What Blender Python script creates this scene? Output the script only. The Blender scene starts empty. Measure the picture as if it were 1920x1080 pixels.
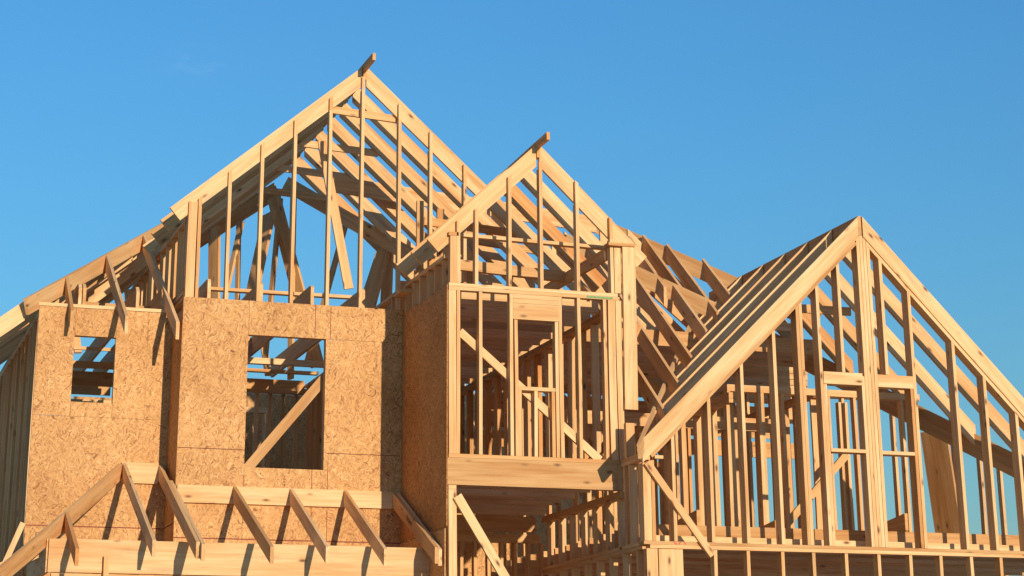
import bpy, math, random
from mathutils import Vector, Matrix
random.seed(11)
R_ = math.radians
SC = bpy.context.scene
COL = SC.collection
H = 1.7                      # eye height: every z below is measured from the eye level of the viewer

# ------------------------------------------------------------------ camera
cam_d = bpy.data.cameras.new("camera")
cam = bpy.data.objects.new("camera", cam_d)
COL.objects.link(cam)
cam_d.sensor_width = 36.0
cam_d.lens = 36.0 * 3935.8 / 1920
cam_d.shift_y = -450.0 / 1920
cam_d.clip_start = 0.1
cam_d.clip_end = 5000
RX, RY, RZ = 0.3316, -0.0086, -0.3326
ca, sa, cb, sb, cc, sc_ = math.cos(RX), math.sin(RX), math.cos(RY), math.sin(RY), math.cos(RZ), math.sin(RZ)
Ry = Matrix(((cc, sc_, 0), (-sc_, cc, 0), (0, 0, 1)))
Rp = Matrix(((1, 0, 0), (0, ca, sa), (0, -sa, ca)))
Mm = Matrix(((1, 0, 0), (0, 0, -1), (0, 1, 0)))
Rr = Matrix(((cb, -sb, 0), (sb, cb, 0), (0, 0, 1)))
RR = Rr @ Mm @ Rp @ Ry
m3 = Matrix((RR[0], -RR[1], -RR[2])).transposed()
cam.matrix_world = Matrix.Translation((0, 0, H)) @ m3.to_4x4()
SC.camera = cam

# ------------------------------------------------------------------ sky, sun, exposure
SUN_EL, SUN_AZ = R_(10.5), R_(8.0)       # low sun behind the viewer, a little to the right
to_sun = Vector((math.sin(SUN_AZ) * math.cos(SUN_EL), -math.cos(SUN_AZ) * math.cos(SUN_EL), math.sin(SUN_EL)))
world = bpy.data.worlds.new("World")
SC.world = world
world.use_nodes = True
wn = world.node_tree
wn.nodes.clear()
sky = wn.nodes.new("ShaderNodeTexSky")
sky.sky_type = 'NISHITA'
sky.sun_disc = False
sky.sun_elevation = SUN_EL
sky.sun_rotation = math.pi - SUN_AZ
sky.altitude = 0
sky.air_density = 1.85
sky.dust_density = 0.1
sky.ozone_density = 8.8
bg = wn.nodes.new("ShaderNodeBackground")
bg.inputs['Strength'].default_value = 0.15
wo = wn.nodes.new("ShaderNodeOutputWorld")
# a barely visible wisp of high cloud in the upper left of the sky
tcw = wn.nodes.new("ShaderNodeTexCoord")
wd = RR.transposed() @ Vector(((370 - 960) / 3935.8, (118 - 90) / 3935.8, 1)).normalized()
df = wn.nodes.new("ShaderNodeVectorMath"); df.operation = 'SUBTRACT'; df.inputs[1].default_value = wd
wn.links.new(tcw.outputs['Generated'], df.inputs[0])
ln = wn.nodes.new("ShaderNodeVectorMath"); ln.operation = 'LENGTH'
sq = wn.nodes.new("ShaderNodeVectorMath"); sq.operation = 'MULTIPLY'; sq.inputs[1].default_value = (1, 1, 2.2)
wn.links.new(df.outputs[0], sq.inputs[0]); wn.links.new(sq.outputs[0], ln.inputs[0])
mr_ = wn.nodes.new("ShaderNodeMapRange"); mr_.inputs[1].default_value = 0.0; mr_.inputs[2].default_value = 0.028
mr_.inputs[3].default_value = 1.0; mr_.inputs[4].default_value = 0.0; mr_.interpolation_type = 'SMOOTHSTEP'
wn.links.new(ln.outputs['Value'], mr_.inputs[0])
nz = wn.nodes.new("ShaderNodeTexNoise"); nz.inputs['Scale'].default_value = 1.0; nz.inputs['Detail'].default_value = 6
mpw = wn.nodes.new("ShaderNodeMapping"); mpw.inputs['Scale'].default_value = (60, 60, 190); mpw.inputs['Rotation'].default_value = (0, 0.35, 0)
wn.links.new(tcw.outputs['Generated'], mpw.inputs[0]); wn.links.new(mpw.outputs[0], nz.inputs['Vector'])
mz = wn.nodes.new("ShaderNodeMapRange"); mz.inputs[1].default_value = 0.45; mz.inputs[2].default_value = 0.75; mz.inputs[3].default_value = 0.0; mz.inputs[4].default_value = 0.045
wn.links.new(nz.outputs['Fac'], mz.inputs[0])
mlt = wn.nodes.new("ShaderNodeMath"); mlt.operation = 'MULTIPLY'
wn.links.new(mr_.outputs[0], mlt.inputs[0]); wn.links.new(mz.outputs[0], mlt.inputs[1])
mxw = wn.nodes.new("ShaderNodeMix"); mxw.data_type = 'RGBA'; mxw.inputs[7].default_value = (4.6, 5.0, 5.4, 1)
wn.links.new(mlt.outputs[0], mxw.inputs[0]); wn.links.new(sky.outputs[0], mxw.inputs[6])
wn.links.new(mxw.outputs[2], bg.inputs[0])
wn.links.new(bg.outputs[0], wo.inputs[0])

sun_d = bpy.data.lights.new("sun", 'SUN')
sun_d.energy = 3.15
sun_d.angle = R_(0.5)
sun_d.color = (1.0, 0.84, 0.66)
sun = bpy.data.objects.new("sun", sun_d)
COL.objects.link(sun)
sun.location = to_sun * 60
sun.rotation_euler = to_sun.to_track_quat('Z', 'Y').to_euler()

SC.view_settings.view_transform = 'Standard'
SC.view_settings.look = 'None'
SC.view_settings.exposure = 0.56
SC.view_settings.gamma = 1.0
SC.cycles.max_bounces = 10
SC.cycles.diffuse_bounces = 8

# ------------------------------------------------------------------ materials
def nt(name):
    m = bpy.data.materials.new(name)
    m.use_nodes = True
    t = m.node_tree
    p = t.nodes['Principled BSDF']
    return m, t, p

def node(t, kind, **kw):
    n = t.nodes.new(kind)
    for k, v in kw.items():
        setattr(n, k, v)
    return n

def ramp(t, stops, interp='LINEAR'):
    r = t.nodes.new('ShaderNodeValToRGB')
    r.color_ramp.interpolation = interp
    e = r.color_ramp.elements
    while len(e) < len(stops):
        e.new(0.5)
    for i, (p, c) in enumerate(stops):
        e[i].position = p
        e[i].color = (c[0], c[1], c[2], 1)
    return r

def mixc(t, fac, a, b, blend='MIX'):
    n = t.nodes.new('ShaderNodeMix')
    n.data_type = 'RGBA'
    n.blend_type = blend
    for i, v in ((0, fac), (6, a), (7, b)):
        if hasattr(v, 'default_value') or hasattr(v, 'is_linked'):
            t.links.new(v, n.inputs[i])
        elif isinstance(v, (int, float)):
            n.inputs[i].default_value = v
        else:
            n.inputs[i].default_value = (v[0], v[1], v[2], 1)
    return n.outputs[2]

def mapping(t, src, scale, loc=(0, 0, 0)):
    n = t.nodes.new('ShaderNodeMapping')
    n.inputs['Scale'].default_value = scale
    n.inputs['Location'].default_value = loc
    t.links.new(src, n.inputs['Vector'])
    return n.outputs[0]

def make_lumber():
    m, t, p = nt("pine_lumber")
    g = node(t, 'ShaderNodeAttribute', attribute_name='grain').outputs['Vector']
    tint = node(t, 'ShaderNodeAttribute', attribute_name='tint').outputs['Vector']
    sep = node(t, 'ShaderNodeSeparateXYZ')
    t.links.new(tint, sep.inputs[0])
    # growth-ring streaks along the board, bent by a slow wobble
    n1 = node(t, 'ShaderNodeTexNoise'); n1.inputs['Scale'].default_value = 1.0
    n1.inputs['Detail'].default_value = 4; n1.inputs['Roughness'].default_value = 0.6
    n1.inputs['Distortion'].default_value = 0.8
    t.links.new(mapping(t, g, (1.1, 22, 22)), n1.inputs['Vector'])
    n2 = node(t, 'ShaderNodeTexNoise'); n2.inputs['Scale'].default_value = 1.0
    n2.inputs['Detail'].default_value = 3
    t.links.new(mapping(t, g, (0.6, 5, 5), (7, 3, 1)), n2.inputs['Vector'])
    base = ramp(t, [(0.27, (0.57, 0.320, 0.125)), (0.44, (0.68, 0.425, 0.198)), (0.58, (0.74, 0.490, 0.245)), (0.75, (0.775, 0.53, 0.285))])
    t.links.new(n1.outputs['Fac'], base.inputs[0])
    big = ramp(t, [(0.32, (0.78, 0.62, 0.45)), (0.55, (1, 0.99, 0.97))])
    t.links.new(n2.outputs['Fac'], big.inputs[0])
    c = mixc(t, 0.75, base.outputs[0], big.outputs[0], 'MULTIPLY')
    # board to board colour
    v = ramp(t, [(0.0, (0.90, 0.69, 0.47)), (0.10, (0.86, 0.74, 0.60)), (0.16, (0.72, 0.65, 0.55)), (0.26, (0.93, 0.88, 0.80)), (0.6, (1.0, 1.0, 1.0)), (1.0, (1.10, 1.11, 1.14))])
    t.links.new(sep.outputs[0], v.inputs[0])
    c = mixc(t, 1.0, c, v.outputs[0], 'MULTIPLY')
    hr = ramp(t, [(0.0, (1.0, 0.92, 0.84)), (0.5, (1.0, 0.985, 0.97)), (1.0, (1.0, 1.005, 1.0))])
    t.links.new(sep.outputs[1], hr.inputs[0])
    c = mixc(t, 1.0, c, hr.outputs[0], 'MULTIPLY')
    # knots
    vo = node(t, 'ShaderNodeTexVoronoi'); vo.inputs['Scale'].default_value = 1.0
    vo.feature = 'F1'
    t.links.new(mapping(t, g, (3.0, 7.5, 7.5), (0.3, 0.4, 0.2)), vo.inputs['Vector'])
    k = ramp(t, [(0.05, (1, 1, 1)), (0.13, (0.35, 0.35, 0.35)), (0.20, (0, 0, 0))])
    t.links.new(vo.outputs['Distance'], k.inputs[0])
    # only some cells carry a knot
    kc = node(t, 'ShaderNodeSeparateColor')
    t.links.new(vo.outputs['Color'], kc.inputs[0])
    gt = node(t, 'ShaderNodeMath', operation='GREATER_THAN'); gt.inputs[1].default_value = 0.25
    t.links.new(kc.outputs[0], gt.inputs[0])
    mu = node(t, 'ShaderNodeMath', operation='MULTIPLY')
    t.links.new(k.outputs[0], mu.inputs[0]); t.links.new(gt.outputs[0], mu.inputs[1])
    c = mixc(t, mu.outputs[0], c, (0.17, 0.075, 0.03))
    # grey weathering and handling dirt
    n3 = node(t, 'ShaderNodeTexNoise'); n3.inputs['Scale'].default_value = 1.0; n3.inputs['Detail'].default_value = 6
    n3.inputs['Roughness'].default_value = 0.7
    t.links.new(mapping(t, g, (1.6, 9, 9), (2, 9, 4)), n3.inputs['Vector'])
    d = ramp(t, [(0.57, (0, 0, 0)), (0.76, (0.6, 0.6, 0.6))])
    t.links.new(n3.outputs['Fac'], d.inputs[0])
    c = mixc(t, d.outputs[0], c, (0.30, 0.22, 0.15))
    t.links.new(c, p.inputs['Base Color'])
    p.inputs['Roughness'].default_value = 0.72
    p.inputs['Specular IOR Level'].default_value = 0.25
    b = node(t, 'ShaderNodeBump'); b.inputs['Strength'].default_value = 0.25; b.inputs['Distance'].default_value = 0.004
    t.links.new(n1.outputs['Fac'], b.inputs['Height']); t.links.new(b.outputs[0], p.inputs['Normal'])
    return m

def make_osb():
    m, t, p = nt("oriented_strand_board")
    g = node(t, 'ShaderNodeAttribute', attribute_name='grain').outputs['Vector']
    tint = node(t, 'ShaderNodeAttribute', attribute_name='tint').outputs['Vector']
    sep = node(t, 'ShaderNodeSeparateXYZ'); t.links.new(tint, sep.inputs[0])
    wob = node(t, 'ShaderNodeTexNoise'); wob.inputs['Scale'].default_value = 6.0; wob.inputs['Detail'].default_value = 2
    t.links.new(g, wob.inputs['Vector'])
    wv = node(t, 'ShaderNodeVectorMath', operation='MULTIPLY_ADD')
    t.links.new(wob.outputs['Color'], wv.inputs[0])
    wv.inputs[1].default_value = (0.16, 0.16, 0.0)
    t.links.new(g, wv.inputs[2])
    col = None
    layers = [((10, 66, 9), 1.55, (3, 1, 0)), ((16, 100, 9), 1.3, (9, 4, 0)), ((12, 78, 9), 1.8, (1, 7, 0)), ((17, 90, 9), 0.9, (5, 5, 0)), ((15, 100, 9), 2.15, (8, 2, 0)), ((20, 110, 9), 0.2, (4, 9, 0))]
    for i, (s, rot, loc) in enumerate(layers):
        r0 = t.nodes.new('ShaderNodeMapping'); r0.inputs['Rotation'].default_value = (0, 0, rot)
        r0.inputs['Location'].default_value = loc
        t.links.new(wv.outputs[0], r0.inputs['Vector'])
        vo = node(t, 'ShaderNodeTexVoronoi'); vo.inputs['Scale'].default_value = 1.0
        vo.inputs['Randomness'].default_value = 1.0
        t.links.new(mapping(t, r0.outputs[0], s), vo.inputs['Vector'])
        sc2 = node(t, 'ShaderNodeSeparateColor'); t.links.new(vo.outputs['Color'], sc2.inputs[0])
        cr = ramp(t, [(0.0, (0.22, 0.09, 0.027)), (0.08, (0.42, 0.205, 0.066)), (0.4, (0.55, 0.295, 0.102)), (0.75, (0.61, 0.345, 0.130)), (1.0, (0.70, 0.44, 0.19))])
        t.links.new(sc2.outputs[0], cr.inputs[0])
        if col is None:
            col = cr.outputs[0]
        else:
            st = node(t, 'ShaderNodeMath', operation='GREATER_THAN'); st.inputs[1].default_value = (0.6, 0.6, 0.55, 0.66, 0.7, 0.86)[i]
            t.links.new(sc2.outputs[1], st.inputs[0])
            col = mixc(t, st.outputs[0], col, cr.outputs[0])
    col = mixc(t, 0.12, col, (0.52, 0.275, 0.092))
    # fine fibres and dark gaps between strands
    f = node(t, 'ShaderNodeTexNoise'); f.inputs['Scale'].default_value = 38; f.inputs['Detail'].default_value = 5; f.inputs['Roughness'].default_value = 0.65
    t.links.new(wv.outputs[0], f.inputs['Vector'])
    fr = ramp(t, [(0.32, (0.60, 0.52, 0.44)), (0.47, (1, 1, 1)), (0.7, (1.08, 1.08, 1.08))])
    t.links.new(f.outputs['Fac'], fr.inputs[0])
    col = mixc(t, 0.9, col, fr.outputs[0], 'MULTIPLY')
    n = node(t, 'ShaderNodeTexNoise'); n.inputs['Scale'].default_value = 1.3; n.inputs['Detail'].default_value = 4
    t.links.new(g, n.inputs['Vector'])
    nr = ramp(t, [(0.35, (0.84, 0.75, 0.64)), (0.62, (1.03, 1.00, 0.97))])
    t.links.new(n.outputs['Fac'], nr.inputs[0])
    col = mixc(t, 0.9, col, nr.outputs[0], 'MULTIPLY')
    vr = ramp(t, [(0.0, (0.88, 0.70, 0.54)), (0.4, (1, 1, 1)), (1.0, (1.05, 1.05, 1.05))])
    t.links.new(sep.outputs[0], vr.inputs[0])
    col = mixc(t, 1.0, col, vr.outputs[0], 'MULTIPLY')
    t.links.new(col, p.inputs['Base Color'])
    p.inputs['Roughness'].default_value = 0.65
    p.inputs['Specular IOR Level'].default_value = 0.3
    b = node(t, 'ShaderNodeBump'); b.inputs['Strength'].default_value = 0.35; b.inputs['Distance'].default_value = 0.004
    t.links.new(f.outputs['Fac'], b.inputs['Height']); t.links.new(b.outputs[0], p.inputs['Normal'])
    return m

def make_plain(name, c, rough=0.8):
    m, t, p = nt(name)
    g = node(t, 'ShaderNodeAttribute', attribute_name='grain').outputs['Vector']
    n = node(t, 'ShaderNodeTexNoise'); n.inputs['Scale'].default_value = 40; n.inputs['Detail'].default_value = 3
    t.links.new(g, n.inputs['Vector'])
    r = ramp(t, [(0.3, tuple(x * 0.7 for x in c)), (0.6, c)])
    t.links.new(n.outputs['Fac'], r.inputs[0])
    t.links.new(r.outputs[0], p.inputs['Base Color'])
    p.inputs['Roughness'].default_value = rough
    return m

def make_ground():
    m, t, p = nt("dry_building_site_soil")
    tc = node(t, 'ShaderNodeTexCoord').outputs['Object']
    n = node(t, 'ShaderNodeTexNoise'); n.inputs['Scale'].default_value = 0.6; n.inputs['Detail'].default_value = 8
    t.links.new(tc, n.inputs['Vector'])
    r = ramp(t, [(0.3, (0.38, 0.28, 0.18)), (0.55, (0.52, 0.41, 0.28)), (0.75, (0.60, 0.48, 0.34))])
    t.links.new(n.outputs['Fac'], r.inputs[0])
    t.links.new(r.outputs[0], p.inputs['Base Color'])
    p.inputs['Roughness'].default_value = 0.95
    b = node(t, 'ShaderNodeBump'); b.inputs['Strength'].default_value = 0.5
    t.links.new(n.outputs['Fac'], b.inputs['Height']); t.links.new(b.outputs[0], p.inputs['Normal'])
    return m

LUM, OSB = make_lumber(), make_osb()
SEAM = make_plain("red_panel_edge_paint", (0.28, 0.07, 0.035))
RED = make_plain("red_marking_paint", (0.72, 0.10, 0.05))
GREEN = make_plain("green_grade_stamp", (0.20, 0.36, 0.14))
INK = make_plain("dark_stamp_ink", (0.07, 0.05, 0.045))
SOIL = make_ground()

# ------------------------------------------------------------------ board builder
class MB:
    def __init__(self):
        self.v, self.f, self.g, self.t = [], [], [], []
    def loops(self, rings, d, n1, n2, o, tint=None, cap=True):
        """rings: list of closed vertex rings swept along the board"""
        off = Vector((random.uniform(-40, 40), random.uniform(-40, 40), random.uniform(-40, 40)))
        tv = random.random() if tint is None else tint
        hv = random.random()
        b = len(self.v); k = len(rings[0])
        for r in rings:
            for q in r:
                self.v.append(Vector(q) + Vector((0, 0, H)))
                w = Vector(q) - o
                self.g.append(Vector((w.dot(d), w.dot(n1), w.dot(n2))) + off)
                self.t.append((tv, hv, 0))
        nr = len(rings)
        for i in range(nr - 1):
            for j in range(k):
                a = b + i * k + j; c = b + i * k + (j + 1) % k
                self.f.append((a, c, c + k, a + k))
        if cap:
            self.f.append(tuple(b + j for j in reversed(range(k))))
            self.f.append(tuple(b + (nr - 1) * k + j for j in range(k)))
    def board(self, p0, p1, w, dep, up=(0, 0, 1), tint=None, bow=None, just=(0, 0)):
        """square-cut board from p0 to p1; w across, dep along 'up'; just shifts the section (-1..1)"""
        p0, p1 = Vector(p0), Vector(p1)
        d = (p1 - p0); L = d.length; d = d / L
        up = Vector(up)
        s = d.cross(up)
        if s.length < 1e-4:
            s = d.cross(Vector((0, 1, 0)))
        s.normalize(); u = s.cross(d)
        o = p0 + s * (just[0] * w / 2) + u * (just[1] * dep / 2)
        n = max(1, min(5, int(L / 0.5)))
        bw = (random.uniform(-1, 1) * min(0.011, L * 0.0035), random.uniform(-1, 1) * min(0.010, L * 0.003)) if bow is None else bow
        rings = []
        for i in range(n + 1):
            f = i / n; k = 4 * f * (1 - f)
            c = o + d * (L * f) + s * (bw[0] * k) + u * (bw[1] * k)
            rings.append([c - s * w / 2 - u * dep / 2, c + s * w / 2 - u * dep / 2, c + s * w / 2 + u * dep / 2, c - s * w / 2 + u * dep / 2])
        self.loops(rings, d, u, s, o, tint)
        return self
    def prism(self, poly, ax, t0, t1, tint=None, d=None):
        """polygon in the plane across axis ax ('X': (y,z), 'Y': (x,z)), extruded t0..t1; grain along its longest side"""
        if ax == 'Y':
            A = [Vector((a, t0, z)) for a, z in poly]; B = [Vector((a, t1, z)) for a, z in poly]; ex = Vector((0, 1, 0))
        else:
            A = [Vector((t0, a, z)) for a, z in poly]; B = [Vector((t1, a, z)) for a, z in poly]; ex = Vector((1, 0, 0))
        if d is None:
            best = max(range(len(A)), key=lambda i: (A[i] - A[i - 1]).length)
            d = (A[best] - A[best - 1]).normalized()
        n1 = ex.cross(d)
        # outward orientation
        area = sum(poly[i - 1][0] * poly[i][1] - poly[i][0] * poly[i - 1][1] for i in range(len(poly)))
        flip = (area > 0) == (ax == 'Y')
        if (ax == 'Y'):
            rings = [A, B] if area < 0 else [list(reversed(A)), list(reversed(B))]
        else:
            rings = [A, B] if area > 0 else [list(reversed(A)), list(reversed(B))]
        self.loops(rings, d, n1, ex, A[0], tint)
        return self
    def box(self, x0, x1, y0, y1, z0, z1, grain='X', tint=None):
        d = {'X': Vector((1, 0, 0)), 'Y': Vector((0, 1, 0)), 'Z': Vector((0, 0, 1))}[grain]
        n1 = {'X': Vector((0, 0, 1)), 'Y': Vector((0, 0, 1)), 'Z': Vector((1, 0, 0))}[grain]
        n2 = d.cross(n1)
        A = [Vector((x0, y0, z0)), Vector((x1, y0, z0)), Vector((x1, y1, z0)), Vector((x0, y1, z0))]
        B = [q + Vector((0, 0, z1 - z0)) for q in A]
        self.loops([A, B], d, n1, n2, A[0], tint)
        return self
    def build(self, name, mat, parent=None, label=None):
        me = bpy.data.meshes.new(name)
        c = sum(self.v, Vector()) / len(self.v)
        lo = min(q.z for q in self.v)
        c.z = lo
        me.from_pydata([tuple(q - c) for q in self.v], [], self.f)
        me.update()
        a = me.attributes.new('grain', 'FLOAT_VECTOR', 'POINT')
        a.data.foreach_set('vector', [x for q in self.g for x in q])
        a = me.attributes.new('tint', 'FLOAT_VECTOR', 'POINT')
        a.data.foreach_set('vector', [x for q in self.t for x in q])
        me.materials.append(mat)
        o = bpy.data.objects.new(name, me)
        COL.objects.link(o)
        if parent is not None:
            o.parent = parent
            o.location = c - WORLD[parent.name]
        else:
            o.location = c
        WORLD[o.name] = c
        if label:
            o['label'] = label
        return o
WORLD = {}
T, D4, D6, D8, D10 = 0.038, 0.089, 0.14, 0.19, 0.235

def wander(a):
    return random.uniform(-a, a)

# ------------------------------------------------------------------ ground
def ground():
    n, S = 60, 900.0
    vs, fs = [], []
    for i in range(n + 1):
        for j in range(n + 1):
            u, w = i / n * 2 - 1, j / n * 2 - 1
            x = 8 + S * u * abs(u) ** 1.5; y = 22 + S * w * abs(w) ** 1.5
            vs.append((x, y, random.uniform(-0.05, 0.0) if abs(x - 8) < 60 and abs(y - 22) < 60 else -0.05))
    for i in range(n):
        for j in range(n):
            a = i * (n + 1) + j
            fs.append((a, a + n + 1, a + n + 2, a + 1))
    me = bpy.data.meshes.new("ground"); me.from_pydata(vs, [], fs); me.materials.append(SOIL)
    o = bpy.data.objects.new("ground", me); COL.objects.link(o)
    o['kind'] = 'structure'
ground()
GZ = -H                      # ground level seen from the eye level

# ------------------------------------------------------------------ the house
house = bpy.data.objects.new("unfinished_house", None)
COL.objects.link(house)
house.location = (8.0, 23.0, 0.0)
WORLD[house.name] = Vector((8.0, 23.0, 0.0))
house['label'] = "unfinished two storey timber house frame with three open gables and strand board walls"
house['category'] = "house"

# planes of the facade
YM, YB, YR, YW = 23.6, 21.81, 21.15, 24.25       # main gable, bay, right gable, left wing
XL, XB, XR, X0 = 4.155, 6.76, 8.765, 2.60        # corners

def stud(par, x, y0, z0, z1, dep=D4, w=T, name='stud', tint=None):
    """stud standing in a wall along X: x is the centre, y0 its front face"""
    m = MB(); a, b = wander(0.004), wander(0.004)
    m.board((x + a, y0 + dep / 2, z0), (x + b, y0 + dep / 2, z1), w, dep, up=(0, 1, 0), tint=tint)
    return m.build(name, LUM, par)

def studx(par, x0, y, z0, z1, dep=D4, w=T, name='stud', tint=None):
    """stud standing in a wall along Y: x0 its left face"""
    m = MB(); a, b = wander(0.004), wander(0.004)
    m.board((x0 + dep / 2, y + a, z0), (x0 + dep / 2, y + b, z1), dep, w, up=(0, 1, 0), tint=tint)
    return m.build(name, LUM, par)

def raf_poly(a, b, dep, end_a='plumb', end_b='plumb'):
    """a, b ends of the top edge in the rafter's plane; square or plumb cuts; lower end first"""
    (u0, z0), (u1, z1) = a, b
    L = math.hypot(u1 - u0, z1 - z0); du, dz = (u1 - u0) / L, (z1 - z0) / L
    nu, nz = (dz, -du) if du > 0 else (-dz, du)   # pointing down
    if nz > 0:
        nu, nz = -nu, -nz
    vert = dep / abs(du) if abs(du) > 1e-6 else dep
    A2 = (u0 + nu * dep, z0 + nz * dep) if end_a == 'square' else (u0, z0 - vert)
    B2 = (u1 + nu * dep, z1 + nz * dep) if end_b == 'square' else (u1, z1 - vert)
    return [a, b, B2, A2]

def rafter(par, ax, t, a, b, dep=D8, w=T, ea='square', eb='plumb', tint=None, name='rafter'):
    m = MB(); e = wander(0.006)
    m.prism(raf_poly(a, b, dep, ea, eb), ax, t + e, t + e + w, tint=tint)
    return m.build(name, LUM, par)

def osb_wall(name, par, ax, plane, panels, thick=0.011, label=None, tone=None):
    """panels: rectangles (u0,u1,z0,z1) on a wall; each its own sheet with a hairline joint"""
    m = MB()
    for (u0, u1, z0, z1) in panels:
        g = 0.0018
        tn = (0.35 + random.random() * 0.4) if tone is None else tone
        if ax == 'Y':
            m.box(u0 + g, u1 - g, plane - thick, plane, z0 + g, z1 - g, grain='X', tint=tn)
        else:
            m.box(plane - thick, plane, u0 + g, u1 - g, z0 + g, z1 - g, grain='Z', tint=tn)
    # strand direction: make the two texture axes lie in the sheet
    o_ = m
    gg = []
    for q in o_.v:
        if ax == 'Y':
            gg.append(Vector((q.x, q.z, q.y)))
        else:
            gg.append(Vector((q.z + 31.0, q.y + 17.0, q.x)))
    o_.g = gg
    return o_.build(name, OSB, par, label)

# ============================================================ left wing
lw = osb_wall('sheathed_wall', house, 'Y', YW, [
    (X0, 3.021, 3.85, 5.10), (3.021, 3.492, 4.776, 5.10), (3.492, 3.86, 3.85, 5.10), (3.86, XL + 0.02, 3.85, 5.10),
    (3.021, 3.492, 3.85, 4.018),
    (X0, 3.86, 2.63, 3.85), (3.86, XL + 0.02, 2.63, 3.85), (X0, 3.86, GZ, 2.62), (3.86, XL + 0.02, GZ, 2.62)],
    label="strand board wall with a small window opening")
MB().box(X0 - 0.01, XL, YW - 0.010, YW + 0.09, 5.104, 5.142).build('wall_plate', LUM, lw)
for x in (2.64, 2.99, 3.52, 3.86, 4.11):
    stud(lw, x, YW + 0.002, 2.4, 5.10)
MB().box(3.012, 3.5, YW + 0.002, YW + 0.09, 4.78, 4.97).build('header', LUM, lw)
MB().box(3.012, 3.5, YW + 0.002, YW + 0.09, 3.974, 4.012).build('window_sill', LUM, lw)
m = MB()
for z in (2.622,):
    m.box(X0, XL - 0.05, YW - 0.010, YW - 0.004, 2.598, 2.632)
m.build('panel_joint', SEAM, lw)

# side wall of the left wing
sw = MB().box(X0 - 0.002, X0 + 0.087, YW + 0.02, 31.0, 5.03, 5.068, 'Y').box(X0 - 0.002, X0 + 0.087, YW + 0.02, 31.0, 4.988, 5.026, 'Y') \
    .build('stud_wall', LUM, house, "side wall of bare studs left of the small window")
y = YW + 0.03
for i in range(17):
    studx(sw, X0 - 0.002, y, 2.42, 4.984)
    if i in (0, 1, 5):
        studx(sw, X0 - 0.002, y + 0.05, 2.42, 4.984)
    y += 0.406
sw2 = MB().box(X0 - 0.002, X0 + 0.087, YW + 0.02, 31.0, 2.15, 2.41, 'Y').build('stud_wall', LUM, house, "lower side wall of bare studs at the left corner")
y = YW + 0.03
for i in range(17):
    studx(sw2, X0 - 0.002, y, GZ + 0.3, 2.14)
    y += 0.406

# return wall between the left wing and the main gable
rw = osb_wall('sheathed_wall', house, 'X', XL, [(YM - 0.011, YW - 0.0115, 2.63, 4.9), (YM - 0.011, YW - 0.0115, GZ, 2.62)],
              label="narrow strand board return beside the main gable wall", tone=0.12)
for z0, z1 in ((5.155, 5.19), (4.86, 4.895)):
    MB().box(XL, XL + 0.089, YM + 0.1, YW + 3.2, z0, z1, 'Y').build('wall_plate', LUM, rw)
for k in range(8):
    studx(rw, XL + 0.001, YM + 0.12 + k * 0.406, 2.5, 4.855)

# ============================================================ main gable wall
WX0, WX1, WZ0, WZ1 = 4.912, 5.826, 3.262, 4.768
mw = osb_wall('sheathed_wall', house, 'Y', YM, [
    (XL - 0.011, WX0, 3.455, 5.168), (WX0, 5.695, WZ1, 5.168), (5.695, 5.88, WZ1, 5.168), (5.88, XB + 0.02, WZ1, 5.168),
    (WX1, XB + 0.02, 3.455, WZ1),
    (XL - 0.011, WX0, 2.47, 3.45), (WX0, 5.695, 2.47, WZ0), (5.695, 5.88, 2.47, WZ0), (5.88, XB + 0.02, 2.47, 3.45), (WX1, 5.88, WZ0, 3.45),
    (XL - 0.011, 5.6, GZ, 2.46), (5.6, XB - 0.03, GZ, 2.46)], label="strand board wall with a tall window opening")
for q in ((5.691, 5.699, WZ1 + 0.002, 5.166), (5.876, 5.884, WZ1 + 0.002, 5.166), (5.691, 5.699, 2.475, WZ0 - 0.002), (5.876, 5.884, 2.475, WZ0 - 0.002),
          (XL - 0.01, WX0 - 0.002, 3.4505, 3.4545), (5.89, XB - 0.02, 3.4505, 3.4545), (XL - 0.01, XB - 0.02, 2.459, 2.471)):
    MB().box(q[0], q[1], YM - 0.0118, YM - 0.004, q[2], q[3]).build('panel_joint', SEAM, mw)
for x in (XL + 0.02, 4.48, 4.89, 5.85, 6.25, 6.66):
    stud(mw, x, YM + 0.002, 2.5, 5.14)
MB().box(WX0 - 0.01, WX1 + 0.01, YM + 0.002, YM + 0.09, WZ1 + 0.004, WZ1 + 0.24).build('header', LUM, mw)
MB().box(WX0 - 0.01, WX1 + 0.01, YM + 0.002, YM + 0.09, WZ0 - 0.042, WZ0 - 0.004).build('window_sill', LUM, mw)
MB().board((4.86, YM + 0.16, 3.12), (6.12, YM + 0.16, 4.66), 0.03, 0.115).build('diagonal_brace', LUM, mw, "pale diagonal brace across the tall window")

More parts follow.
